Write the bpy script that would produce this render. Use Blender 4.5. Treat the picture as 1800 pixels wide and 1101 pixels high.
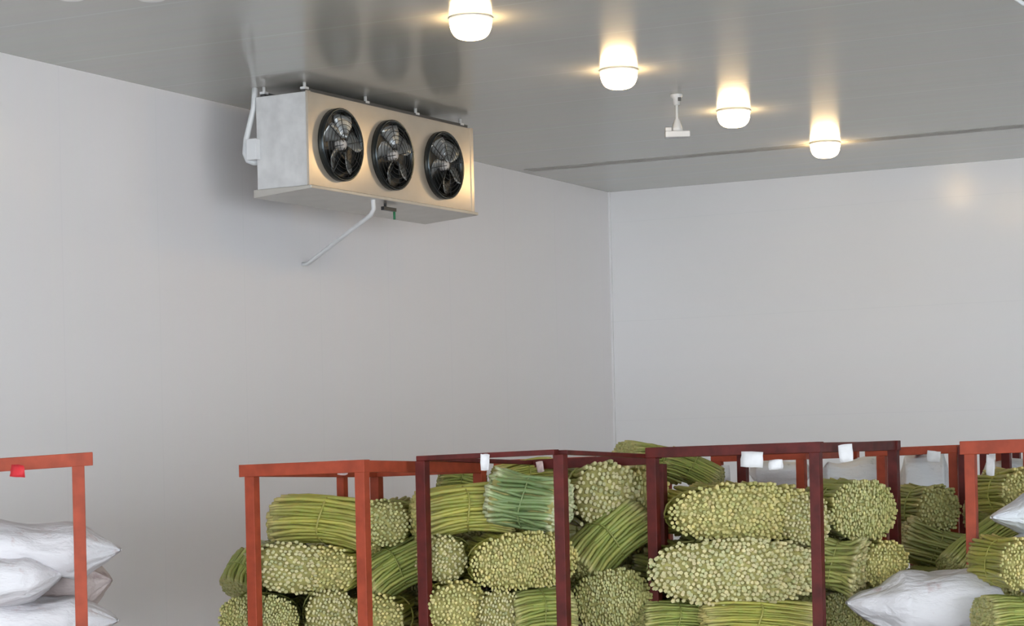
import bpy, math, random
from mathutils import Vector, Matrix, noise

scene = bpy.context.scene
col = scene.collection
for o in list(bpy.data.objects):
    bpy.data.objects.remove(o)
RND = random.Random(11)

# ------------------------------------------------------------------ camera
F = 3827.0            # focal length in pixels (image taken as 1800 x 1101)
EYE = 2.1             # height of the eye
ROLL = 0.0225
c_, s_ = math.cos(ROLL), math.sin(ROLL)
cam_d = bpy.data.cameras.new('camera')
cam = bpy.data.objects.new('camera', cam_d)
col.objects.link(cam)
cam_d.sensor_fit = 'HORIZONTAL'
cam_d.sensor_width = 36
cam_d.lens = F / 1800 * 36
cam_d.shift_y = (800 - 550.5) / 1800
cam_d.clip_end = 200
cam.matrix_world = Matrix(((c_, s_, 0, 0), (0, 0, -1, 0), (-s_, c_, 0, EYE), (0, 0, 0, 1)))
scene.camera = cam

# ------------------------------------------------------------------ world, light, exposure
w = bpy.data.worlds.new('world')
scene.world = w
w.use_nodes = True
bg = w.node_tree.nodes['Background']
bg.inputs[0].default_value = (0.865, 0.93, 1.0, 1)
bg.inputs[1].default_value = 4.8
scene.view_settings.view_transform = 'Standard'
scene.view_settings.look = 'None'
scene.view_settings.gamma = 1
scene.view_settings.use_curve_mapping = False
scene.view_settings.exposure = 0.42


def at(x, y, Y):
    """point seen at pixel (x, y) that stands Y metres in front of the eye"""
    dx, dy = x - 900, 800 - y
    u = dx * c_ + dy * s_
    v = -dx * s_ + dy * c_
    return Vector((u / F * Y, Y, EYE + v / F * Y))


def px(m, Y):
    return m * Y / F


# ------------------------------------------------------------------ helpers
def tag(o, label=None, cat=None, group=None, kind=None):
    if label: o['label'] = label
    if cat: o['category'] = cat
    if group: o['group'] = group
    if kind: o['kind'] = kind
    return o


def empty(name, loc, rz=0.0):
    o = bpy.data.objects.new(name, None)
    col.objects.link(o)
    o.empty_display_size = 0.1
    o.location = loc
    o.rotation_euler = (0, 0, rz)
    return o


class MB:
    def __init__(self):
        self.v, self.f, self.sm, self.att = [], [], [], []

    def add(self, vs, fs, smooth=False, att=None):
        n = len(self.v)
        self.v += [tuple(p) for p in vs]
        self.att += (att if att else [(0.5, 0.5, 0.5, 1)] * len(vs))
        for f in fs:
            self.f.append(tuple(i + n for i in f))
            self.sm.append(smooth)
        return self

    def box(self, lo, hi, M=None):
        x0, y0, z0 = lo; x1, y1, z1 = hi
        vs = [Vector(p) for p in ((x0, y0, z0), (x1, y0, z0), (x1, y1, z0), (x0, y1, z0),
                                  (x0, y0, z1), (x1, y0, z1), (x1, y1, z1), (x0, y1, z1))]
        if M: vs = [M @ p for p in vs]
        return self.add(vs, [(3, 2, 1, 0), (4, 5, 6, 7), (0, 1, 5, 4), (1, 2, 6, 5), (2, 3, 7, 6), (3, 0, 4, 7)])

    def tube(self, pts, r, n=8, caps=True, smooth=True, att=None):
        pts = [Vector(p) for p in pts]
        rs = r if isinstance(r, (list, tuple)) else [r] * len(pts)
        vs, fs = [], []
        t0 = (pts[1] - pts[0]).normalized()
        up = Vector((0, 0, 1)) if abs(t0.z) < 0.9 else Vector((1, 0, 0))
        a = t0.cross(up).normalized()
        for i, p in enumerate(pts):
            if i == 0: t = pts[1] - pts[0]
            elif i == len(pts) - 1: t = pts[-1] - pts[-2]
            else: t = pts[i + 1] - pts[i - 1]
            t.normalize()
            a = (a - t * a.dot(t)).normalized()
            b = t.cross(a)
            for k in range(n):
                q = 2 * math.pi * k / n
                vs.append(p + (a * math.cos(q) + b * math.sin(q)) * rs[i])
        for i in range(len(pts) - 1):
            for k in range(n):
                k2 = (k + 1) % n
                fs.append((i * n + k, i * n + k2, (i + 1) * n + k2, (i + 1) * n + k))
        A = None
        if att:
            A = []
            for q in att: A += [q] * n
        m = len(fs)
        self.add(vs, fs, smooth, A)
        if caps:
            n0 = len(self.v) - len(vs)
            self.f.append(tuple(n0 + k for k in reversed(range(n)))); self.sm.append(False)
            self.f.append(tuple(n0 + (len(pts) - 1) * n + k for k in range(n))); self.sm.append(False)
        return self

    def lathe(self, prof, M=None, n=32, smooth=True):
        """profile of (radius, z) turned about z"""
        vs, fs = [], []
        for r, z in prof:
            for k in range(n):
                q = 2 * math.pi * k / n
                vs.append(Vector((r * math.cos(q), r * math.sin(q), z)))
        if M: vs = [M @ p for p in vs]
        for i in range(len(prof) - 1):
            for k in range(n):
                k2 = (k + 1) % n
                fs.append((i * n + k, i * n + k2, (i + 1) * n + k2, (i + 1) * n + k))
        return self.add(vs, fs, smooth)

    def build(self, name, m, parent=None, bevel=0.0, loc=None, rz=0.0):
        me = bpy.data.meshes.new(name)
        me.from_pydata(self.v, [], self.f)
        me.polygons.foreach_set('use_smooth', self.sm)
        ca = me.color_attributes.new('tone', 'FLOAT_COLOR', 'POINT')
        flat = []
        for a in self.att: flat += a
        ca.data.foreach_set('color', flat)
        me.materials.append(m)
        me.update()
        o = bpy.data.objects.new(name, me)
        col.objects.link(o)
        if parent: o.parent = parent
        if loc: o.location = loc
        if rz: o.rotation_euler = (0, 0, rz)
        if bevel:
            b = o.modifiers.new('bevel', 'BEVEL'); b.width = bevel; b.segments = 2; b.limit_method = 'ANGLE'
        return o


# ------------------------------------------------------------------ materials
def new_mat(name):
    m = bpy.data.materials.new(name); m.use_nodes = True
    nt = m.node_tree
    return m, nt, nt.nodes['Principled BSDF']


def noise_node(nt, scale, detail=3, vec_scale=None, coord='Object', rough=0.5):
    tc = nt.nodes.new('ShaderNodeTexCoord')
    n = nt.nodes.new('ShaderNodeTexNoise'); n.inputs['Scale'].default_value = scale
    n.inputs['Detail'].default_value = detail; n.inputs['Roughness'].default_value = rough
    if vec_scale:
        mp = nt.nodes.new('ShaderNodeMapping'); mp.inputs['Scale'].default_value = vec_scale
        nt.links.new(tc.outputs[coord], mp.inputs['Vector']); nt.links.new(mp.outputs[0], n.inputs['Vector'])
    else:
        nt.links.new(tc.outputs[coord], n.inputs['Vector'])
    return n


def ramp(nt, src, stops):
    r = nt.nodes.new('ShaderNodeValToRGB')
    el = r.color_ramp.elements
    while len(el) < len(stops): el.new(0.5)
    for e, (p, c) in zip(el, stops):
        e.position = p; e.color = (*c, 1)
    nt.links.new(src, r.inputs['Fac'])
    return r


def mixc(nt, fac, a, b, mode='MIX'):
    m = nt.nodes.new('ShaderNodeMix'); m.data_type = 'RGBA'; m.blend_type = mode
    for sock, val in ((m.inputs[0], fac), (m.inputs[6], a), (m.inputs[7], b)):
        if isinstance(val, (int, float)): sock.default_value = val
        elif isinstance(val, tuple): sock.default_value = (*val, 1)
        else: nt.links.new(val, sock)
    return m.outputs[2]


def math_node(nt, op, a, b=0.0):
    m = nt.nodes.new('ShaderNodeMath'); m.operation = op
    for i, val in enumerate((a, b)):
        if isinstance(val, (int, float)): m.inputs[i].default_value = val
        else: nt.links.new(val, m.inputs[i])
    return m.outputs[0]


def bump(nt, bs, h, strength, dist=0.01):
    b = nt.nodes.new('ShaderNodeBump'); b.inputs['Strength'].default_value = strength
    b.inputs['Distance'].default_value = dist
    nt.links.new(h, b.inputs['Height']); nt.links.new(b.outputs[0], bs.inputs['Normal'])


def simple(name, colr, rough=0.5, metal=0.0, var=0.12, scale=6.0, spec=0.5):
    m, nt, bs = new_mat(name)
    n = noise_node(nt, scale)
    d = tuple(max(0, x * (1 - var)) for x in colr); l = tuple(min(1, x * (1 + var)) for x in colr)
    r = ramp(nt, n.outputs['Fac'], [(0.3, d), (0.7, l)])
    nt.links.new(r.outputs[0], bs.inputs['Base Color'])
    bs.inputs['Roughness'].default_value = rough; bs.inputs['Metallic'].default_value = metal
    bs.inputs['Specular IOR Level'].default_value = spec
    return m


def panel_mat(name, base, seam, axis, pitch, width, off, rough, spec, streak, tint, seam_amt=0.6, ribs=None):
    """coated metal sandwich panel: seams every pitch metres along one local axis, fine rolled ribs"""
    m, nt, bs = new_mat(name)
    tc = nt.nodes.new('ShaderNodeTexCoord')
    sep = nt.nodes.new('ShaderNodeSeparateXYZ'); nt.links.new(tc.outputs['Object'], sep.inputs[0])
    x = math_node(nt, 'ADD', sep.outputs[axis], off + 100 * pitch)
    md = math_node(nt, 'MODULO', x, pitch)
    line = math_node(nt, 'LESS_THAN', md, width)
    big = noise_node(nt, 0.35, 2)
    fine = noise_node(nt, 1.0, 3, streak)
    c1 = ramp(nt, big.outputs['Fac'], [(0.3, base), (0.7, tint)]).outputs[0]
    c2 = mixc(nt, 0.05, c1, fine.outputs['Color'], 'OVERLAY')
    amt = math_node(nt, 'MULTIPLY', line, seam_amt)
    c3 = mixc(nt, amt, c2, seam)
    nt.links.new(c3, bs.inputs['Base Color'])
    bs.inputs['Roughness'].default_value = rough
    bs.inputs['Specular IOR Level'].default_value = spec
    h = fine.outputs['Fac']
    bump(nt, bs, h, 0.12, 0.004)
    return m


M = {}
M['wall_l'] = panel_mat('painted_panel_left', (0.83, 0.815, 0.825), (0.74, 0.74, 0.75), 1, 1.0, 0.012, 0.2, 0.2, 0.5,
                        (0.2, 14, 0.15), (0.84, 0.815, 0.82), 0.2)
M['wall_r'] = panel_mat('painted_panel_right', (0.83, 0.835, 0.85), (0.74, 0.75, 0.77), 2, 0.95, 0.010, 0.45, 0.2, 0.35,
                        (0.15, 0.2, 9), (0.84, 0.84, 0.85), 0.2)
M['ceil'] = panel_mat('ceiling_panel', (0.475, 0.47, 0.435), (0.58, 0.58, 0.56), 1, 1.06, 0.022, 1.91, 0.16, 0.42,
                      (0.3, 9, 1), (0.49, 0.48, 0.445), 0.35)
M['floor'] = simple('concrete', (0.6, 0.6, 0.58), 0.7, var=0.12, scale=1.5)
M['seam_dark'] = simple('ceiling_joint', (0.41, 0.405, 0.38), 0.5)
M['red'] = simple('red_oxide_paint', (0.36, 0.062, 0.028), 0.5, var=0.18, scale=14, spec=0.25)
M['maroon'] = simple('maroon_paint', (0.105, 0.013, 0.010), 0.5, var=0.3, scale=14, spec=0.3)
M['white'] = simple('white_plastic', (0.72, 0.73, 0.74), 0.4, var=0.04)
M['paper'] = simple('white_paper', (0.80, 0.79, 0.80), 0.8, var=0.05, scale=30)
M['paper_pink'] = simple('pinkish_paper', (0.80, 0.62, 0.60), 0.8, var=0.15, scale=40)
M['paper_red'] = simple('red_paper', (0.62, 0.02, 0.03), 0.6, var=0.1, scale=30)
M['galv'] = simple('galvanised_steel', (0.66, 0.66, 0.66), 0.4, 0.15, var=0.1, scale=9)
M['tan'] = simple('beige_coated_panel', (0.56, 0.49, 0.41), 0.22, 0.45, var=0.06, scale=4)
M['tray'] = simple('drip_tray_metal', (0.52, 0.50, 0.46), 0.3, 0.5, var=0.06)
M['rail_dark'] = simple('dark_hanging_rail', (0.07, 0.07, 0.07), 0.5)
M['black'] = simple('black_wire', (0.012, 0.014, 0.016), 0.35)
M['shroud'] = simple('dark_shroud_steel', (0.05, 0.06, 0.065), 0.22, 0.8)
M['blade'] = simple('grey_fan_blade', (0.32, 0.34, 0.35), 0.28, 0.5, var=0.3, scale=12)
M['hub'] = simple('pale_fan_hub', (0.55, 0.53, 0.52), 0.45)
M['green_valve'] = simple('green_valve', (0.03, 0.22, 0.10), 0.5)


def lamp_mat(name, colr, e):
    m, nt, bs = new_mat(name)
    bs.inputs['Base Color'].default_value = (0.9, 0.88, 0.8, 1)
    bs.inputs['Roughness'].default_value = 0.3
    bs.inputs['Emission Color'].default_value = (*colr, 1)
    bs.inputs['Emission Strength'].default_value = e
    return m


M['lit_glass'] = lamp_mat('lit_opal_glass', (1.0, 0.69, 0.33), 23)
M['off_glass'] = simple('unlit_opal_glass', (0.8, 0.8, 0.8), 0.15, var=0.02)


def scape_mat(name, pale, mid, deep):
    """stem colours: r = per-stem tone, g = 0 at an end .. 1 in the middle"""
    m, nt, bs = new_mat(name)
    at_ = nt.nodes.new('ShaderNodeAttribute'); at_.attribute_name = 'tone'
    sep = nt.nodes.new('ShaderNodeSeparateColor'); nt.links.new(at_.outputs['Color'], sep.inputs[0])
    along = ramp(nt, sep.outputs[1], [(0.0, pale), (0.16, pale), (0.34, mid), (1.0, deep)]).outputs[0]
    tone = ramp(nt, sep.outputs[0], [(0.0, (0.60, 0.66, 0.50)), (0.5, (0.9, 0.92, 0.85)), (1.0, (1.25, 1.2, 1.1))]).outputs[0]
    c = mixc(nt, 1.0, along, tone, 'MULTIPLY')
    n = noise_node(nt, 25, 2)
    c = mixc(nt, 0.15, c, n.outputs['Color'], 'OVERLAY')
    nt.links.new(c, bs.inputs['Base Color'])
    bs.inputs['Roughness'].default_value = 0.45
    bs.inputs['Subsurface Weight'].default_value = 0.0
    return m


M['sc_yellow'] = scape_mat('scape_yellow_green', (0.56, 0.49, 0.19), (0.45, 0.41, 0.12), (0.42, 0.40, 0.085))
M['sc_green'] = scape_mat('scape_fresh_green', (0.48, 0.45, 0.19), (0.38, 0.38, 0.12), (0.31, 0.34, 0.085))
M['sc_pale'] = scape_mat('scape_pale_ends', (0.56, 0.50, 0.26), (0.38, 0.36, 0.13), (0.31, 0.31, 0.09))
M['sc_blue'] = scape_mat('scape_blue_green', (0.58, 0.60, 0.38), (0.30, 0.37, 0.17), (0.20, 0.28, 0.11))
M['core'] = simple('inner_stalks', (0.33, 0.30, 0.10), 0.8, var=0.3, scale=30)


def sack_mat(name, base, tint):
    m, nt, bs = new_mat(name)
    n = noise_node(nt, 7, 5, rough=0.65)
    r = ramp(nt, n.outputs['Fac'], [(0.40, base), (0.60, base), (0.72, tint)])
    nt.links.new(r.outputs[0], bs.inputs['Base Color'])
    bs.inputs['Roughness'].default_value = 0.5
    n2 = noise_node(nt, 16, 4, (0.4, 1, 1))
    bump(nt, bs, n2.outputs['Fac'], 0.8, 0.03)
    return m


M['sack'] = sack_mat('white_woven_sack', (0.72, 0.70, 0.72), (0.54, 0.42, 0.42))
M['sack_blue'] = sack_mat('bluish_white_sack', (0.82, 0.85, 0.90), (0.72, 0.76, 0.82))
M['sack_brown'] = sack_mat('brownish_sack', (0.50, 0.42, 0.40), (0.34, 0.25, 0.24))
M['film'] = sack_mat('grey_plastic_bag', (0.88, 0.91, 0.93), (0.5, 0.56, 0.58))

# ------------------------------------------------------------------ the room
RA = math.atan2(-0.460, 0.888)                  # the walls stand turned against the view
AX = Vector((math.cos(RA), math.sin(RA), 0))    # along the right wall
BX = Vector((-math.sin(RA), math.cos(RA), 0))   # along the left wall, into the corner
CO = Vector((0.985, 20.9, 0))                   # the corner
H = 4.6


def struct(name, lo, hi, m, bevel=0):
    o = MB().box(lo, hi).build(name, m, loc=CO, rz=RA, bevel=bevel)
    return tag(o, kind='structure')


struct('floor', (-0.2, -26, -0.2), (18, 0.2, 0), M['floor'])
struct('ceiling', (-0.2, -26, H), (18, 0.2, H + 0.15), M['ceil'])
struct('wall_left', (-0.15, -26, 0), (0, 0.15, H), M['wall_l'])
struct('wall_right', (0, 0, 0), (18, 0.15, H), M['wall_r'])
struct('wall_light_block', (18, -11, 0), (18.15, 0.15, H), M['wall_r'])  # unseen wall added to block side light, cut short so some enters from behind
struct('trim_1', (0.0, -0.02, 0), (0.02, 0.0, H), M['wall_r'])            # cove strip in the corner
struct('trim_2', (0.1, -1.99, H - 0.003), (18, -1.83, H + 0.001), M['seam_dark'])  # dark ceiling joint


def room(x, y, z=0):
    return CO + AX * x + BX * y + Vector((0, 0, z))


# ------------------------------------------------------------------ ceiling lamps
def lamp(p, lit, label):
    t = empty('ceiling_lamp', p)
    tag(t, label, 'ceiling lamp', 'round ceiling lamps')
    MB().lathe([(0.0, 0), (0.122, 0), (0.127, -0.004), (0.127, -0.010), (0.122, -0.014), (0.0, -0.014)]).build(
        'base_ring', M['white'] if lit else M['rail_dark'], t)
    prof = []
    for i in range(13):
        q = math.pi / 2 * i / 12
        prof.append((0.122 * math.cos(q) ** 0.55 if i < 12 else 0.0, -0.013 - 0.112 * math.sin(q) ** 0.9))
    MB().lathe(prof).build('glass_shade', M['lit_glass'] if lit else M['off_glass'], t)
    if lit:
        for k in range(0):
            pass
    return t


L1 = Vector((-0.18, 12.42, H))
STEP = BX * 2.03
lamp(L1, True, 'lit round warm ceiling lamp nearest the camera, right above the fan unit')
lamp(L1 + STEP, True, 'lit round warm ceiling lamp just left of the white hanging sensor')
lamp(L1 + STEP * 2, True, 'lit round warm ceiling lamp just right of the white hanging sensor')
lamp(L1 + STEP * 3, True, 'lit round warm ceiling lamp farthest back, close to the right wall')
lamp(Vector((-1.80, 11.19, H)), False, 'unlit round white ceiling lamp with a dark rim at the top edge')
lamp(Vector((-2.20, 11.13, H)), False, 'unlit round ceiling lamp barely showing, at the top left of the photo')

# white conduit at the top right corner of the photo
tag(MB().tube([at(1776, -14, 12.0), at(1786, -2, 12.0), at(1798, 6, 12.0), at(1830, 14, 12.0)], 0.012, 8).build(
    'conduit', M['white']), 'white conduit bit under the ceiling at the far top right', 'pipe')

# ------------------------------------------------------------------ hanging sensor
sp = at(1189, 170, 15.25); sp.z = H
t = empty('hanging_sensor', sp)
tag(t, 'white sensor hanging on a short rod from the ceiling between the lit lamps', 'sensor')
MB().lathe([(0, 0), (0.042, 0), (0.042, -0.016), (0.026, -0.03), (0.022, -0.075), (0, -0.075)], n=20).build('ceiling_cap', M['white'], t)
MB().box((0.008, -0.03, -0.05), (0.03, -0.015, -0.025)).build('dark_clip', M['rail_dark'], t)
MB().tube([(0, 0, -0.06), (0, 0, -0.25)], 0.010, 10).build('rod', M['white'], t)
MB().lathe([(0.012, -0.17), (0.022, -0.19), (0.034, -0.23), (0.040, -0.262), (0, -0.262)], n=20).build('cone', M['white'], t)
MB().box((-0.086, -0.05, -0.305), (0.086, 0.05, -0.262)).build('sensor_plate', M['white'], t, bevel=0.006)
MB().box((-0.086, -0.045, -0.262), (-0.04, 0.045, -0.235)).build('side_block', M['galv'], t, bevel=0.004)

# ------------------------------------------------------------------ evaporator (three-fan cooling unit)
TOPZ = EYE + 2.445
P1 = Vector((-1.297, 14.36, 0)); P2 = Vector((-0.245, 16.2, 0))
ex = (P2 - P1).normalized(); LEN = (P2 - P1).length
er = math.atan2(ex.y, ex.x)
unit = empty('evaporator_unit', Vector((P1.x, P1.y, TOPZ - 0.635)), er)   # local x along front, +y towards wall
tag(unit, 'metal cooling unit with three black fans hung under the ceiling by the left wall', 'cooling unit')
HT, DP = 0.622, 0.42
# front panel with three round openings is a plate standing before the casing
MB().box((0.0, 0.012, 0.0), (LEN, DP, HT)).build('casing', M['galv'], unit, bevel=0.004)
NF = 3


def front_panel(L, Hh, holes, r, th):
    """plate in the xz plane with round holes"""
    mb = MB()
    edges = [0] + [(holes[i][0] + holes[i + 1][0]) / 2 for i in range(len(holes) - 1)] + [L]
    n = 32
    for i, (cx, cz) in enumerate(holes):
        x0, x1 = edges[i], edges[i + 1]
        inner, outer = [], []
        for k in range(n):
            q = 2 * math.pi * k / n
            dx, dz = math.cos(q), math.sin(q)
            inner.append((cx + r * dx, cz + r * dz))
            tx = ((x1 - cx) / dx if dx > 1e-9 else (x0 - cx) / dx if dx < -1e-9 else 1e9)
            tz = ((Hh - cz) / dz if dz > 1e-9 else (0 - cz) / dz if dz < -1e-9 else 1e9)
            tt = min(tx, tz)
            outer.append([cx + tt * dx, cz + tt * dz])
        for (qx, qz) in ((x0, 0), (x1, 0), (x0, Hh), (x1, Hh)):     # snap a ray to each corner
            j = min(range(n), key=lambda k: (outer[k][0] - qx) ** 2 + (outer[k][1] - qz) ** 2)
            outer[j] = [qx, qz]
        vs = [(a, 0, b) for a, b in inner] + [(a, 0, b) for a, b in outer] + [(a, th, b) for a, b in inner] + [(a, th, b) for a, b in outer]
        fs = []
        for k in range(n):
            k2 = (k + 1) % n
            fs.append((k, k2, n + k2, n + k))
            fs.append((k2, k, 2 * n + k, 2 * n + k2))
            fs.append((n + k, n + k2, 3 * n + k2, 3 * n + k))
        mb.add(vs, fs)
    return mb


def on_front(xp, yp):
    """local x, z on the unit's front plane seen at a pixel"""
    d = at(xp, yp, 1.0) - Vector((0, 0, EYE))
    nrm = Vector((ex.y, -ex.x, 0))
    tt = P1.dot(nrm) / d.dot(nrm)
    q = Vector((0, 0, EYE)) + d * tt
    return (q - P1).dot(ex), q.z - (TOPZ - 0.635)


holes = [on_front(599, 254), on_front(690, 272), on_front(780, 292)]
holes = [(h[0] - 0.026, 0.303) for h in holes]
front_panel(LEN, HT, holes, 0.222, 0.012).build('front_panel', M['tan'], unit)
# side and corner trims
for xa in (-0.006, LEN - 0.03):
    MB().box((xa, -0.006, -0.005), (xa + 0.036, 0.01, HT + 0.004)).build('corner_trim', M['tan'], unit)
Mf = Matrix.Rotation(math.radians(90), 4, 'X')         # lathe axis onto -y
for i, (hx, hz) in enumerate(holes):
    fan = MB().lathe([(0.222, -0.05), (0.218, 0.0), (0.222, 0.03), (0.240, 0.045), (0.246, 0.04), (0.246, 0.0), (0.236, -0.002)],
                     Matrix.Translation((hx, 0, hz)) @ Mf, n=40).build('fan_shroud', M['shroud'], unit)
    # backing disc inside the opening
    MB().lathe([(0.0, -0.008), (0.222, -0.008)], Matrix.Translation((hx, 0, hz)) @ Mf, n=40).build('coil_backing', M['black'], fan)
    bl = MB()
    for k in range(5):
        q0 = 2 * math.pi * k / 5 + 0.35 * i
        vs, fs = [], []
        for a in range(6):
            r = 0.05 + 0.155 * a / 5
            wd = 0.20 + 0.22 * math.sin(math.pi * a / 6)
            for b in range(5):
                ang = q0 + 0.25 * a / 5 + (b / 4 - 0.5) * 2 * wd
                dep = -0.018 + (b / 4 - 0.5) * 0.055
                vs.append((hx + r * math.cos(ang), dep - 0.006, hz + r * math.sin(ang)))
        for a in range(5):
            for b in range(4):
                j = a * 5 + b
                fs.append((j, j + 1, j + 6, j + 5))
        bl.add(vs, fs, True)
    bo = bl.build('fan_blades', M['blade'], fan)
    sm = bo.modifiers.new('thick', 'SOLIDIFY'); sm.thickness = 0.003
    MB().lathe([(0.0, 0.05), (0.026, 0.05), (0.034, 0.042), (0.036, 0.0), (0.036, -0.01)], Matrix.Translation((hx, 0, hz)) @ Mf, n=24).build('fan_hub', M['hub'], fan)
    g = MB()
    for rr in (0.075, 0.105, 0.135, 0.165, 0.195, 0.225):
        d = 0.062 - 0.018 * (rr / 0.225) ** 3
        g.tube([(hx + rr * math.cos(a * math.pi / 16), -d, hz + rr * math.sin(a * math.pi / 16)) for a in range(33)], 0.0022, 5, caps=False)
    for k in range(8):
        q = math.pi / 4 * k + 0.2
        g.tube([(hx + 0.03 * math.cos(q), -0.06, hz + 0.03 * math.sin(q)), (hx + 0.235 * math.cos(q), -0.044, hz + 0.235 * math.sin(q))], 0.0032, 5)
    g.build('fan_guard', M['black'], fan)
# drip tray
tray = MB()
tray.add([(-0.02, -0.03, 0.0), (LEN + 0.02, -0.03, 0.0), (LEN + 0.02, DP + 0.02, 0.0), (-0.02, DP + 0.02, 0.0),
          (-0.02, -0.03, -0.022), (LEN + 0.02, -0.03, -0.022), (LEN + 0.02, DP + 0.02, -0.055), (-0.02, DP + 0.02, -0.055)],
         [(0, 1, 2, 3), (7, 6, 5, 4), (0, 4, 5, 1), (1, 5, 6, 2), (2, 6, 7, 3), (3, 7, 4, 0)])
tray.build('drip_tray', M['tray'], unit, bevel=0.004)
for yy in (0.03, DP - 0.06):
    MB().box((0.02, yy, HT), (LEN - 0.01, yy + 0.035, HT + 0.03)).build('hanging_rail', M['rail_dark'], unit)
gap = H - (TOPZ - 0.635)
for xx in [0.035, on_front(652, 180)[0], on_front(740, 205)[0], LEN - 0.09]:
    for yy in (0.045, DP - 0.045):
        MB().box((xx - 0.022, yy - 0.02, HT + 0.02), (xx + 0.022, yy + 0.02, HT + 0.035)).tube([(xx, yy, HT), (xx, yy, gap)], 0.011, 8).build(
            'hanger_bolt', M['galv'], unit)
MB().box((-0.05, DP - 0.03, 0.20), (0.0, DP + 0.05, 0.34)).build('junction_box', M['white'], unit, bevel=0.004)
# black valve with a green stub below the tray
vx = on_front(690, 376)[0]
MB().box((vx - 0.03, 0.05, -0.075), (vx + 0.13, 0.075, -0.05)).tube([(vx, 0.06, -0.05), (vx, 0.06, -0.02)], 0.01).build('valve', M['black'], unit)
MB().tube([(vx + 0.12, 0.062, -0.07), (vx + 0.12, 0.062, -0.13)], 0.009).build('valve_stub', M['green_valve'], unit)

# white drain pipe from the tray to the wall
dp = MB()
d0 = at(655, 340, 15.05); d1 = at(657, 368, 15.05); d2 = at(652, 378, 15.08)
d3 = at(541, 464, 16.05); 
d4 = d3 + Vector((-0.05, 0.03, -0.0))
dp.tube([d0, d1, d2, d3, d4], 0.016, 10)
tag(dp.build('drain_pipe', M['white']), 'thin white drain pipe slanting from the fan unit tray to the left wall', 'pipe')
# white insulated pipe looping down from the ceiling to the unit's end
e0 = at(448, 150, 14.6); e0.z = H
pp = [e0, at(446, 190, 14.6), at(440, 215, 14.62), at(433, 245, 14.62), at(431, 270, 14.62), at(436, 282, 14.62), at(446, 286, 14.62), at(463, 285, 14.66)]
tag(MB().tube(pp, [0.020] * 8, 12).build('insulated_pipe', M['white']),
    'white pipe looping from the ceiling down to the left end of the fan unit', 'pipe')

# ------------------------------------------------------------------ racks
TB = 0.055


def rack(x_px, Y, W, D, hts, m, label, drop=0.0, rz=RA, rail=0.055, front_rail=None, over=0.06, over_l=None, mid=None, shelf=1.05, cat='rack', deck_m=None, anchor='left'):
    """square-tube post rack; origin at the foot of its front left post"""
    p = at(x_px, 800, Y); p.z = 0
    if anchor == 'right':
        p = p - Vector((math.cos(rz), math.sin(rz), 0)) * W
    t = empty('storage_rack', p, rz)
    tag(t, label, cat, 'red steel storage racks')
    zl, zr = hts
    k = TB / 2
    fr = front_rail or rail
    for (x, y, z) in ((0, 0, zl), (W, 0, zr), (0, D, zl - drop), (W, D, zr - drop)):
        MB().box((x - k, y - k, 0), (x + k, y + k, z - (rail if y else fr) * 0.98)).build('post', m, t, bevel=0.003)
    ol = over if over_l is None else over_l
    for y, rr in ((0, fr), (D, rail)):
        mb = MB()
        vs = []
        dr = drop if y else 0.0
        for (x, z) in ((-ol, zl - dr), (W + over, zr - dr)):
            vs += [(x, y - k * 1.05, z - rr), (x, y + k * 1.05, z - rr), (x, y + k * 1.05, z), (x, y - k * 1.05, z)]
        mb.add(vs, [(0, 1, 2, 3), (7, 6, 5, 4), (0, 4, 5, 1), (1, 5, 6, 2), (2, 6, 7, 3), (3, 7, 4, 0)])
        mb.build('top_rail', m, t, bevel=0.003)
    for x, z in ((0, zl), (W, zr)):
        hh = min(fr, rail)
        sr = MB()
        sr.add([(x + i * k * 0.9, y, zz) for (y, zz) in ((k, z - hh), (k, z - 0.004), (D - k, z - drop - 0.004), (D - k, z - drop - hh)) for i in (-1, 1)],
               [(0, 2, 3, 1), (2, 4, 5, 3), (4, 6, 7, 5), (6, 0, 1, 7), (0, 6, 4, 2), (1, 3, 5, 7)])
        sr.build('side_rail', m, t, bevel=0.003)
    if mid:
        MB().box((-k * 0.8, mid - k * 0.8, 0), (k * 0.8, mid + k * 0.8, zl - rail)).build('post', m, t)
    for zz in (0.16, shelf):
        dk = MB()
        dk.box((-k, -k * 0.9, zz - 0.05), (W + k, k * 0.9, zz)).box((-k, D - k * 0.9, zz - 0.05), (W + k, D + k * 0.9, zz))
        n = 9
        for i in range(n):
            x = k + (W - 2 * k) * i / (n - 1)
            dk.box((x - 0.02, 0, zz - 0.03), (x + 0.02, D, zz + 0.0))
        dk.build('shelf_deck', m, t)
    return t


def rot(v, rz):
    return Vector((v[0] * math.cos(rz) - v[1] * math.sin(rz), v[0] * math.sin(rz) + v[1] * math.cos(rz), 0))


R0rz = math.atan(0.1995)
rack(137, 9.75, 0.95, 0.95, (2.105, 2.155), M['red'], 'red rack holding white sacks, standing apart at the far left', rz=R0rz, over=0.065, anchor='right', rail=0.06)
rack(442, 11.0, 0.65, 1.22, (2.080, 2.093), M['red'], 'bright red rack at the left end of the row, over the scape pile', drop=0.025, mid=0.86, over=0.03, over_l=0.06, rail=0.062)
rack(742, 11.0, 0.777, 1.22, (2.105, 2.122), M['maroon'], 'dark maroon rack with a thin top bar, second in the row', drop=0.035, front_rail=0.026, over=-0.02, over_l=0.02)
rack(1147, 11.5, 0.905, 1.30, (2.122, 2.132), M['maroon'], 'wide dark maroon rack in the middle right of the row', over=0.035, over_l=0.03, rail=0.055)
rack(1706, 11.4, 1.2, 1.22, (2.118, 2.135), M['red'], 'red rack at the far right with white sacks sticking out', over_l=0.05, rail=0.07)
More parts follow.
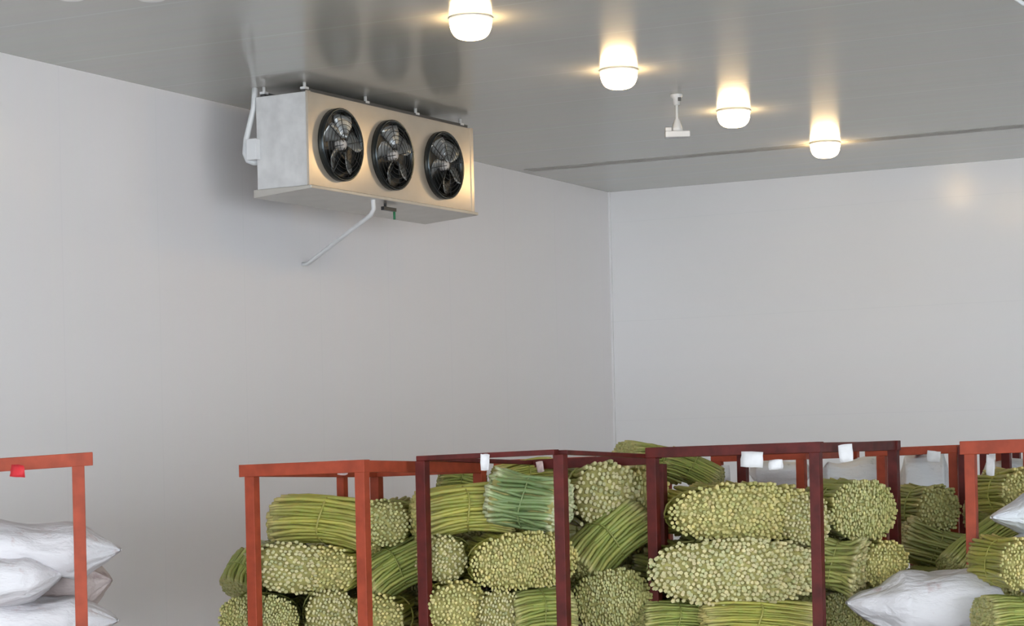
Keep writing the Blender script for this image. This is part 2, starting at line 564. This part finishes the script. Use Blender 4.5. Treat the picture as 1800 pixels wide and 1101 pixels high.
# second row
rack(876, 13.1, 0.62, 1.1, (2.07, 2.08), M['red'], 'red rack behind the thin-barred maroon rack, back row', over=0.02, rail=0.045)
rack(1262, 13.9, 0.56, 1.0, (2.085, 2.09), M['red'], 'red rack behind the wide maroon rack, hung with white tags', over=0.04, rail=0.06)
rack(1550, 13.5, 0.455, 1.1, (2.09, 2.10), M['red'], 'narrow red rack in the back row left of the far right rack', over=0.03, rail=0.05, over_l=0.1)
rack(1694, 13.2, 0.6, 1.0, (2.09, 2.10), M['maroon'], 'dark rack in the back row behind the far right rack', over=0.03, rail=0.05)

rack(1730, 15.4, 0.8, 0.9, (2.09, 2.09), M['maroon'], 'dark rack farthest back, seen through the far right rack', over=0.03, rail=0.05, anchor='right')

# ------------------------------------------------------------------ tags hung on the rails
def paper(x, y, Y, wpx, hpx, m, label, seed):
    r = random.Random(seed)
    p = at(x, y, Y); W = px(wpx, Y); Hh = px(hpx, Y)
    mb = MB(); n = 5
    vs, fs = [], []
    for j in range(n):
        for i in range(n):
            a, b = i / (n - 1) - 0.5, j / (n - 1) - 0.5
            vs.append((a * W * (1 - 0.25 * abs(b) * r.random()), 0.012 * math.sin(3 * a + 2 * b + seed) - 0.012 + 0.004 * r.random(), -b * Hh * (1 - 0.3 * abs(a) * r.random())))
    for j in range(n - 1):
        for i in range(n - 1):
            k = j * n + i
            fs.append((k, k + 1, k + n + 1, k + n))
    o = mb.add(vs, fs, True).build('paper_tag', m)
    s = o.modifiers.new('thick', 'SOLIDIFY'); s.thickness = 0.0015
    o.location = p; o.rotation_euler = (0, r.uniform(-0.15, 0.15), -0.2)
    tag(o, label, 'paper tag', 'paper tags hung on the racks')
    return o


paper(603, 822, 10.82, 20, 28, M['paper_pink'], 'pinkish paper tag on the bar of the bright red rack', 1)
paper(853, 813, 10.72, 17, 30, M['paper'], 'white upright paper tag on the thin-barred maroon rack', 2)
paper(950, 821, 12.0, 14, 20, M['paper_pink'], 'small pinkish paper tag beside the corner of the maroon rack', 3)
paper(1322, 808, 11.03, 40, 28, M['paper'], 'large crumpled white paper tag on the wide maroon rack', 4)
paper(1364, 817, 11.0, 26, 18, M['paper'], 'small white paper tag right of the large crumpled one', 5)
paper(1276, 832, 13.7, 15, 30, M['paper'], 'narrow white paper tag hanging below the bar, left of the large crumpled one', 6)
paper(1487, 797, 11.2, 25, 32, M['paper'], 'white paper tag on the side bar right of the wide maroon rack', 7)
paper(1641, 803, 13.2, 24, 20, M['paper'], 'white paper tag on the narrow back-row red rack', 8)
paper(1741, 818, 11.9, 15, 38, M['paper'], 'long white paper tag under the bar of the far right rack', 9)
paper(33, 828, 9.5, 30, 22, M['paper_red'], 'red paper tag below the bar of the far left rack', 10)

# ------------------------------------------------------------------ garlic scape bundles
def hexgrid(a, b, p, r):
    out = []
    j = 0
    z = -b
    while z <= b:
        y = -a + (p / 2 if j % 2 else 0)
        while y <= a:
            e = (abs(y) / a) ** 2.3 + (abs(z) / b) ** 2.3
            if e <= 1: out.append((y + r.uniform(-.2, .2) * p, z + r.uniform(-.2, .2) * p, e))
            y += p
        z += p * 0.87; j += 1
    return out


def bundle_mesh(name, mkey, L, a, b, seed, pitch=0.021, flare=0.12, dome=0.06, loose=1.0, bend=0.0, fan=0.0):
    """stalks lie along local x, cross-section half sizes a (y) and b (z)"""
    r = random.Random(seed)
    mb = MB()
    for (y, z, e) in hexgrid(a, b, pitch, r):
        shell = e > 0.52
        ph = r.random() * 6.28
        tone = min(1, max(0, r.gauss(0.5, 0.22)))
        half = L / 2 + r.uniform(-0.012, 0.012) * loose
        da = dome * (1 - min(1, e)) 
        def pt(u):
            s = 1 + flare * (abs(u) ** 2) - 0.05
            sx = u * (half + da)
            if fan and u > 0: s *= 1 + fan * u * u
            wob = 0.006 * loose * math.sin(ph + 4 * u)
            return Vector((sx, y * s + wob, z * s + 0.006 * loose * math.cos(ph + 3 * u) + bend * (0.5 - u * u)))
        rad = 0.0122 * r.uniform(0.85, 1.12)
        if shell:
            us = (-1, -0.88, -0.5, 0, 0.5, 0.88, 1)
            mb.tube([pt(u) for u in us], [rad * 0.8, rad, rad, rad, rad, rad, rad * 0.8], 5,
                    att=[(tone, min(1, (1 - abs(u)) * 1.6), 0, 1) for u in us])
        else:
            for s in (-1, 1):
                us = (s, s * 0.94, s * 0.72)
                mb.tube([pt(u) for u in us], [rad * 0.8, rad, rad], 5, att=[(tone, min(1, (1 - abs(u)) * 1.6), 0, 1) for u in us])
    o = mb.build(name, M[mkey])
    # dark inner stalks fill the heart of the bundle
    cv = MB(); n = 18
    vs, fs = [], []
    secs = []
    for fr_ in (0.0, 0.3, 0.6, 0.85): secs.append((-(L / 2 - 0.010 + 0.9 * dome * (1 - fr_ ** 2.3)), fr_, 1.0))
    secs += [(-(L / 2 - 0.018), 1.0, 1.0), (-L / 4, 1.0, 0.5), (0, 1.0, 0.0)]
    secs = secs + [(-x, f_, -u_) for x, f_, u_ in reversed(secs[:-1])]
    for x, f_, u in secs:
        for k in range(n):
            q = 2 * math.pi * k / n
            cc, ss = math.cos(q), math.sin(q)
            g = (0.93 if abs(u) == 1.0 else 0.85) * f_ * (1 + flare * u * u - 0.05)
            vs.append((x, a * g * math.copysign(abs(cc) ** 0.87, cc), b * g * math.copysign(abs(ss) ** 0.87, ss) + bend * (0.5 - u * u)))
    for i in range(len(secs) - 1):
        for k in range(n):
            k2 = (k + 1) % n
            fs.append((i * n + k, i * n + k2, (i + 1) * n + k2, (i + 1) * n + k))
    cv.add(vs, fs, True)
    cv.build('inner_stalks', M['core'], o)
    # tie band round the waist
    bd = MB()
    ring = []
    for k in range(25):
        q = 2 * math.pi * k / 24; cc, ss = math.cos(q), math.sin(q)
        ring.append((0.012 * math.sin(3 * q), (a * 0.95 + 0.005) * math.copysign(abs(cc) ** 0.87, cc), (b * 0.95 + 0.005) * math.copysign(abs(ss) ** 0.87, ss) + bend * 0.5))
    bd.tube(ring, 0.006, 5, caps=False)
    bd.build('tie_band', M[mkey], o)
    return o


def copy_thing(o):
    c = o.copy(); col.objects.link(c)
    for ch in list(o.children):
        d = ch.copy(); col.objects.link(d); d.parent = c
    return c


PROTO = {}
BASE = {  # key: (material, L, a, b, kwargs)
    'face_yellow': ('sc_yellow', 0.50, 0.40, 0.15, {}),
    'face_pale': ('sc_pale', 0.50, 0.40, 0.16, {}),
    'face_green': ('sc_green', 0.50, 0.34, 0.16, {}),
    'round_yellow': ('sc_yellow', 0.50, 0.21, 0.15, {'pitch': 0.024}),
    'round_pale': ('sc_pale', 0.50, 0.17, 0.15, {'pitch': 0.024}),
    'round_green': ('sc_green', 0.50, 0.17, 0.15, {'pitch': 0.024}),
    'side_yellow': ('sc_yellow', 0.60, 0.20, 0.13, {'bend': 0.03}),
    'side_green': ('sc_green', 0.60, 0.20, 0.14, {'bend': 0.03}),
    'side_blue': ('sc_blue', 0.55, 0.18, 0.14, {'loose': 1.8}),
    'side_pale': ('sc_pale', 0.55, 0.18, 0.14, {'loose': 1.8, 'fan': 0.2}),
}


def bundle(key, cx, cy, wpx, hpx, Y, yaw, tilt, label, pitch_up=0.0):
    mk, L, a, b, kw = BASE[key]
    if key not in PROTO:
        PROTO[key] = bundle_mesh('garlic_scape_bundle', mk, L, a, b, seed=len(PROTO) + 3, **kw)
        o = PROTO[key]
    else:
        o = copy_thing(PROTO[key])
    p = at(cx, cy, Y)
    o.location = p
    wm, hm = px(wpx, Y), px(hpx, Y)
    R = math.radians
    face = not key.startswith('side')
    if face:
        # ends face the eye: local x towards -Y, local y across
        sc = (1.0, wm / (2 * a * 1.06), hm / (2 * b * 1.06))
        Rm = Matrix.Rotation(R(tilt), 3, 'Y') @ Matrix.Rotation(R(yaw), 3, 'Z') @ Matrix.Rotation(R(pitch_up), 3, 'X') @ Matrix.Rotation(R(-90), 3, 'Z')
    else:
        sc = (wm / L * 0.97, 1.0, hm / (2 * b * 1.05))
        Rm = Matrix.Rotation(R(tilt), 3, 'Y') @ Matrix.Rotation(R(yaw), 3, 'Z')
    o.rotation_euler = Rm.to_euler()
    o.scale = sc
    tag(o, label, 'garlic scape bundle', 'garlic scape bundles piled in the racks')
    return o


# (kind, centre x, centre y, width px, height px, distance, yaw, tilt, label)
BUN = [
 # --- pile in the bright red rack
 ('side_yellow', 580, 920, 180, 88, 11.45, -14, 6, 'scape bundle on top at the left, its yellow-green stalks lying flat'),
 ('round_green', 690, 918, 100, 82, 11.5, -10, 0, 'scape bundle on top with pale ends between bright red and maroon posts'),
 ('round_pale', 500, 995, 130, 92, 11.35, 12, 4, 'scape bundle with whitish ends just right of the leftmost green-rack post'),
 ('round_yellow', 590, 1000, 120, 84, 11.4, -12, 0, 'yellowish scape bundle with ends showing left of the second bright red post'),
 ('side_green', 441, 1018, 66, 90, 11.7, 20, -60, 'scape bundle bulging out past the left side of the bright red rack'),
 ('side_green', 692, 1005, 120, 88, 11.45, 15, -28, 'slanting scape bundle low between bright red and maroon posts'),
 ('face_green', 465, 1082, 140, 84, 11.35, 0, 3, 'green scape bundle at the bottom left corner of the bright red rack'),
 ('round_pale', 573, 1078, 88, 92, 11.3, 10, 0, 'round whitish scape bundle at the bottom middle of the bright red rack'),
 ('round_yellow', 672, 1082, 120, 84, 11.4, -10, 0, 'yellow scape bundle at the bottom between bright red and maroon posts'),
 # --- pile in the thin-barred maroon rack
 ('side_green', 812, 848, 74, 66, 12.3, 0, 10, 'small green scape bundle behind, below the left part of the thin bar'),
 ('side_yellow', 922, 838, 100, 54, 12.2, 10, -8, 'yellowish scape bundle behind, below the right part of the thin bar'),
 ('side_yellow', 815, 900, 165, 88, 11.35, 10, -4, 'scape bundle lying flat with pale streaks, right of the first maroon post'),
 ('side_blue', 930, 885, 125, 100, 11.25, -15, 10, 'bluish green loose scape bundle left of the second maroon post'),
 ('face_yellow', 905, 985, 190, 100, 11.2, 12, -4, 'yellow scape bundle with big dotted ends left of the second maroon post'),
 ('round_pale', 790, 982, 90, 84, 11.35, -8, 12, 'scape bundle with greyish ends right of the first maroon post'),
 ('round_yellow', 795, 1066, 112, 96, 11.25, 10, 0, 'dotted yellow scape bundle at the bottom right of the first maroon post'),
 ('round_pale', 880, 1076, 76, 92, 11.2, 0, 0, 'white-ended scape bundle at the bottom middle between maroon posts'),
 ('side_green', 950, 1077, 105, 84, 11.1, 8, -4, 'smooth green scape bundle at the bottom left of the second maroon post'),
 # --- pile in the wide maroon rack
 ('round_pale', 1045, 872, 118, 120, 11.95, 14, 0, 'tall rounded pile-top scape bundle just right of the second maroon post'),
 ('round_yellow', 1112, 880, 96, 120, 12.1, 10, 4, 'yellow-ended scape bundle left of the double post in the wide rack'),
 ('side_green', 1142, 812, 96, 60, 12.7, 20, 12, 'green scape bundle sticking up above the top bar of the wide rack'),
 ('side_green', 1218, 830, 96, 56, 12.7, -10, 25, 'slanting green scape bundle under the top bar right of the double post'),
 ('face_yellow', 1290, 900, 276, 102, 11.75, 10, 0, 'long yellow-green scape bundle of dotted ends, upper middle of wide rack'),
 ('face_pale', 1276, 1002, 310, 118, 11.6, 6, 1, 'largest pale dotted scape bundle, lying under the long yellow-green one'),
 ('side_green', 1062, 960, 150, 96, 11.75, 20, -42, 'smooth dark green scape bundle slanting right of the second maroon post'),
 ('face_green', 1062, 1052, 140, 108, 11.7, 8, -6, 'dotted scape bundle low beside the second maroon post, left of largest one'),
 ('side_green', 1185, 1088, 120, 64, 11.55, 5, 3, 'smooth green scape bundle at the bottom, below the largest bundle on the left'),
 ('side_yellow', 1335, 1088, 190, 64, 11.45, -5, 4, 'pale streaked scape bundle at the bottom, below the largest bundle on the right'),
 # --- right of the wide rack
 ('round_pale', 1390, 915, 90, 90, 11.75, 14, 0, 'pale loose-ended scape bundle just left of the wide rack right post'),
 ('face_green', 1490, 895, 118, 105, 11.8, 12, 3, 'olive dotted scape bundle just right of the wide rack right post'),
 ('side_pale', 1472, 995, 90, 92, 11.6, -20, 10, 'pale streaked scape bundle right beside the wide rack right post'),
 ('round_yellow', 1530, 990, 84, 84, 11.8, 10, 5, 'yellow-green scape bundle above the big lone white sack'),
 ('face_green', 1475, 1072, 100, 80, 11.95, 5, 0, 'scape bundle at the bottom left of the big lone white sack'),
 ('round_green', 1624, 895, 78, 84, 12.9, 10, 0, 'small round green scape bundle between back maroon and red posts'),
 ('side_pale', 1645, 968, 120, 80, 12.7, -10, 22, 'scape bundle with pale slanting stalks right of the back maroon post'),
 ('side_green', 1722, 968, 125, 70, 12.0, 10, -36, 'green scape bundle slanting up to the right below the far right rack'),
 ('round_yellow', 1778, 865, 95, 84, 12.2, 8, -10, 'dotted scape bundle above the pointed bluish sack at the far right'),
 ('round_yellow', 1768, 990, 84, 92, 11.05, 8, 0, 'dotted scape bundle between the bluish sacks and the lone white sack'),
 ('side_green', 1785, 1085, 118, 72, 10.9, 5, 3, 'green scape bundle at the bottom right corner of the photo'),
]
for bb in BUN:
    bundle(*bb)

# bundles further in, seen only through the gaps
for (k, x, y, wd, ht, Y, where) in [
    ('face_green', 560, 1010, 240, 110, 12.0, 'inside the bright red rack, above the lowest row'),
    ('face_green', 560, 1085, 260, 100, 11.95, 'inside the bright red rack, in the lowest row'),
    ('face_green', 700, 940, 110, 120, 12.05, 'between the bright red rack and the maroon one'),
    ('face_green', 700, 1040, 130, 120, 12.0, 'low between the bright red rack and the maroon one'),
    ('face_green', 850, 960, 200, 120, 11.95, 'inside the thin-barred maroon rack, above the lowest row'),
    ('face_green', 870, 1080, 220, 100, 11.9, 'inside the thin-barred maroon rack, in the lowest row'),
    ('face_green', 1080, 930, 150, 130, 12.5, 'behind the double post, near the pile top'),
    ('face_green', 1090, 1050, 200, 120, 12.25, 'behind the double post, in the lowest row'),
    ('face_green', 1330, 1070, 220, 110, 12.2, 'inside the wide maroon rack, in the lowest row'),
    ('face_green', 1460, 970, 110, 100, 12.3, 'inside the wide maroon rack, beside its right post'),
    ('face_green', 1520, 1060, 110, 100, 12.0, 'under and behind the big lone white sack'),
    ('face_green', 1660, 1050, 200, 110, 12.4, 'behind the big lone white sack, to its right'),
    ('face_green', 1748, 905, 64, 70, 12.7, 'behind the far right red post, between green bundles'),
    ('face_green', 1745, 1000, 120, 110, 12.5, 'behind the bluish sacks at the far right')]:
    o = bundle(k, x, y, wd, ht, Y, 8, 0, 'green scape bundle deep ' + where)
    o['group'] = 'scape bundles deep inside the piles'

# ------------------------------------------------------------------ sacks
def sack_mesh(name, mkey, L, W, T, seed, tip=0.2, both=False):
    """filled woven sack along local x, drawn together to a flat pointed end at +x"""
    r = random.Random(seed)
    mb = MB(); n, m = 40, 44
    vs, fs = [], []
    for i in range(m + 1):
        u = i / m
        if u > 1 - tip:
            k = (1 - u) / tip; wd = 0.10 + 0.90 * k ** 0.8; th = 0.05 + 0.95 * k ** 0.95
        elif u < (tip if both else 0.12):
            tp = tip if both else 0.12
            k = u / tp; wd = (0.1 + 0.9 * k ** 0.8) if both else (0.72 + 0.28 * math.sin(k * math.pi / 2)); th = (0.05 + .95 * k ** 0.95) if both else max(0.06, math.sin(k * math.pi / 2) ** 0.6)
        else:
            wd = th = 1
        for j in range(n):
            q = 2 * math.pi * j / n; cc, ss = math.cos(q), math.sin(q)
            y = W / 2 * wd * math.copysign(abs(cc) ** 0.75, cc)
            z = T / 2 * th * math.copysign(abs(ss) ** 0.85, ss)
            x = (u - 0.5) * L
            nv = noise.noise(Vector((x * 5 + seed, y * 5, z * 7))) * 0.045 * min(1, th + 0.2)
            n2 = noise.noise(Vector((x * 3 + seed, q * 5.5, 3.1))) * 0.022 * (1.2 if th < 1 else 0.5)
            s = 1 + (nv + n2) / max(0.05, math.hypot(y, z)) * min(1, math.hypot(y, z) / 0.05)
            vs.append((x, y * s, z * s + 0.012 * math.sin(u * 5 + seed)))
    for i in range(m):
        for j in range(n):
            j2 = (j + 1) % n
            fs.append((i * n + j, i * n + j2, (i + 1) * n + j2, (i + 1) * n + j))
    fs.append(tuple(range(n))); fs.append(tuple(m * n + k for k in reversed(range(n))))
    mb.add(vs, fs, True)
    return mb.build(name, M[mkey])


def put(o, p, yaw, tilt, label, cat='sack', group=None, sc=None):
    R = math.radians
    o.location = p
    o.rotation_euler = (Matrix.Rotation(R(tilt), 3, 'Y') @ Matrix.Rotation(R(yaw), 3, 'Z')).to_euler()
    if sc: o.scale = sc
    tag(o, label, cat, group)
    return o


G0 = 'white sacks stacked in the far left rack'


def left_sack(mkey, x_tip, y_mid, Tpx, Y, L, seed, label, yaw=0, tilt=2, W=0.5):
    o = sack_mesh('white_sack', mkey, L, W, px(Tpx, Y), seed)
    tip = at(x_tip, y_mid, Y)
    return put(o, tip - Vector((L / 2 * math.cos(math.radians(yaw)), L / 2 * math.sin(math.radians(yaw)), -L / 2 * math.sin(math.radians(tilt)))), yaw, tilt, label, group=G0)


left_sack('sack', 213, 966, 88, 10.15, 0.95, 1, 'white sack on top of the left stack, its point sticking out right', tilt=4)
left_sack('sack', 112, 1012, 78, 10.0, 0.75, 2, 'second white sack from the top in the left stack, ending before the post', tilt=0, W=0.42)
left_sack('sack_brown', 197, 1018, 72, 10.45, 0.5, 5, 'brownish sack end tucked behind the left rack post', tilt=-4, W=0.32)
left_sack('sack', 207, 1096, 84, 10.15, 0.95, 3, 'third white sack down the left stack, cut by the lower photo edge', tilt=3)
left_sack('sack', 150, 1160, 70, 10.15, 0.9, 4, 'white sack at the bottom of the left stack, below the photo edge', tilt=0)

# lone sack and the bluish sacks at the right
def right_sack(mkey, x_tip, y_tip, Tpx, Y, L, seed, label, yaw, tilt, W=0.5, tip=0.3):
    o = sack_mesh('white_sack', mkey, L, W, px(Tpx, Y), seed, tip=tip)
    R = math.radians
    Rm = Matrix.Rotation(R(tilt), 3, 'Y') @ Matrix.Rotation(R(yaw + 180), 3, 'Z')
    p = at(x_tip, y_tip, Y) - Rm @ Vector((L / 2, 0, 0))
    return put(o, p, yaw + 180, tilt, label, group='white sacks among the scape bundles')


right_sack('sack', 1488, 1058, 108, 11.3, 0.80, 7, 'big lone white sack lying among green bundles, pointing left', 4, 3, tip=0.34)
right_sack('sack_blue', 1743, 912, 78, 11.3, 0.75, 8, 'bluish white sack pointing left from the far right rack', 6, -6, tip=0.35)
right_sack('sack_blue', 1766, 992, 104, 11.35, 0.75, 9, 'bluish white sack below the pointing one at the far right edge', 4, 0, tip=0.12)

# grey plastic bags in the back row
def back_bag(x, y, wpx, hpx, Y, seed, label):
    L = px(wpx, Y)
    o = sack_mesh('plastic_bag', 'film', L, 0.35, px(hpx, Y), seed, tip=0.14, both=True)
    return put(o, at(x, y, Y), -10, 0, label, cat='plastic bag', group='grey plastic bags in the back row')


back_bag(1372, 832, 110, 50, 14.2, 21, 'grey plastic bag behind the wide rack, below the small white tag')
back_bag(1500, 836, 120, 62, 14.0, 22, 'grey plastic bag in the back, seen under the side bar and its tag')
back_bag(1625, 842, 90, 84, 14.2, 23, 'tall pale plastic bag in the back between maroon and red posts')
back_bag(1768, 838, 90, 50, 14.3, 24, 'pale plastic bag in the back below the bar of far right rack')
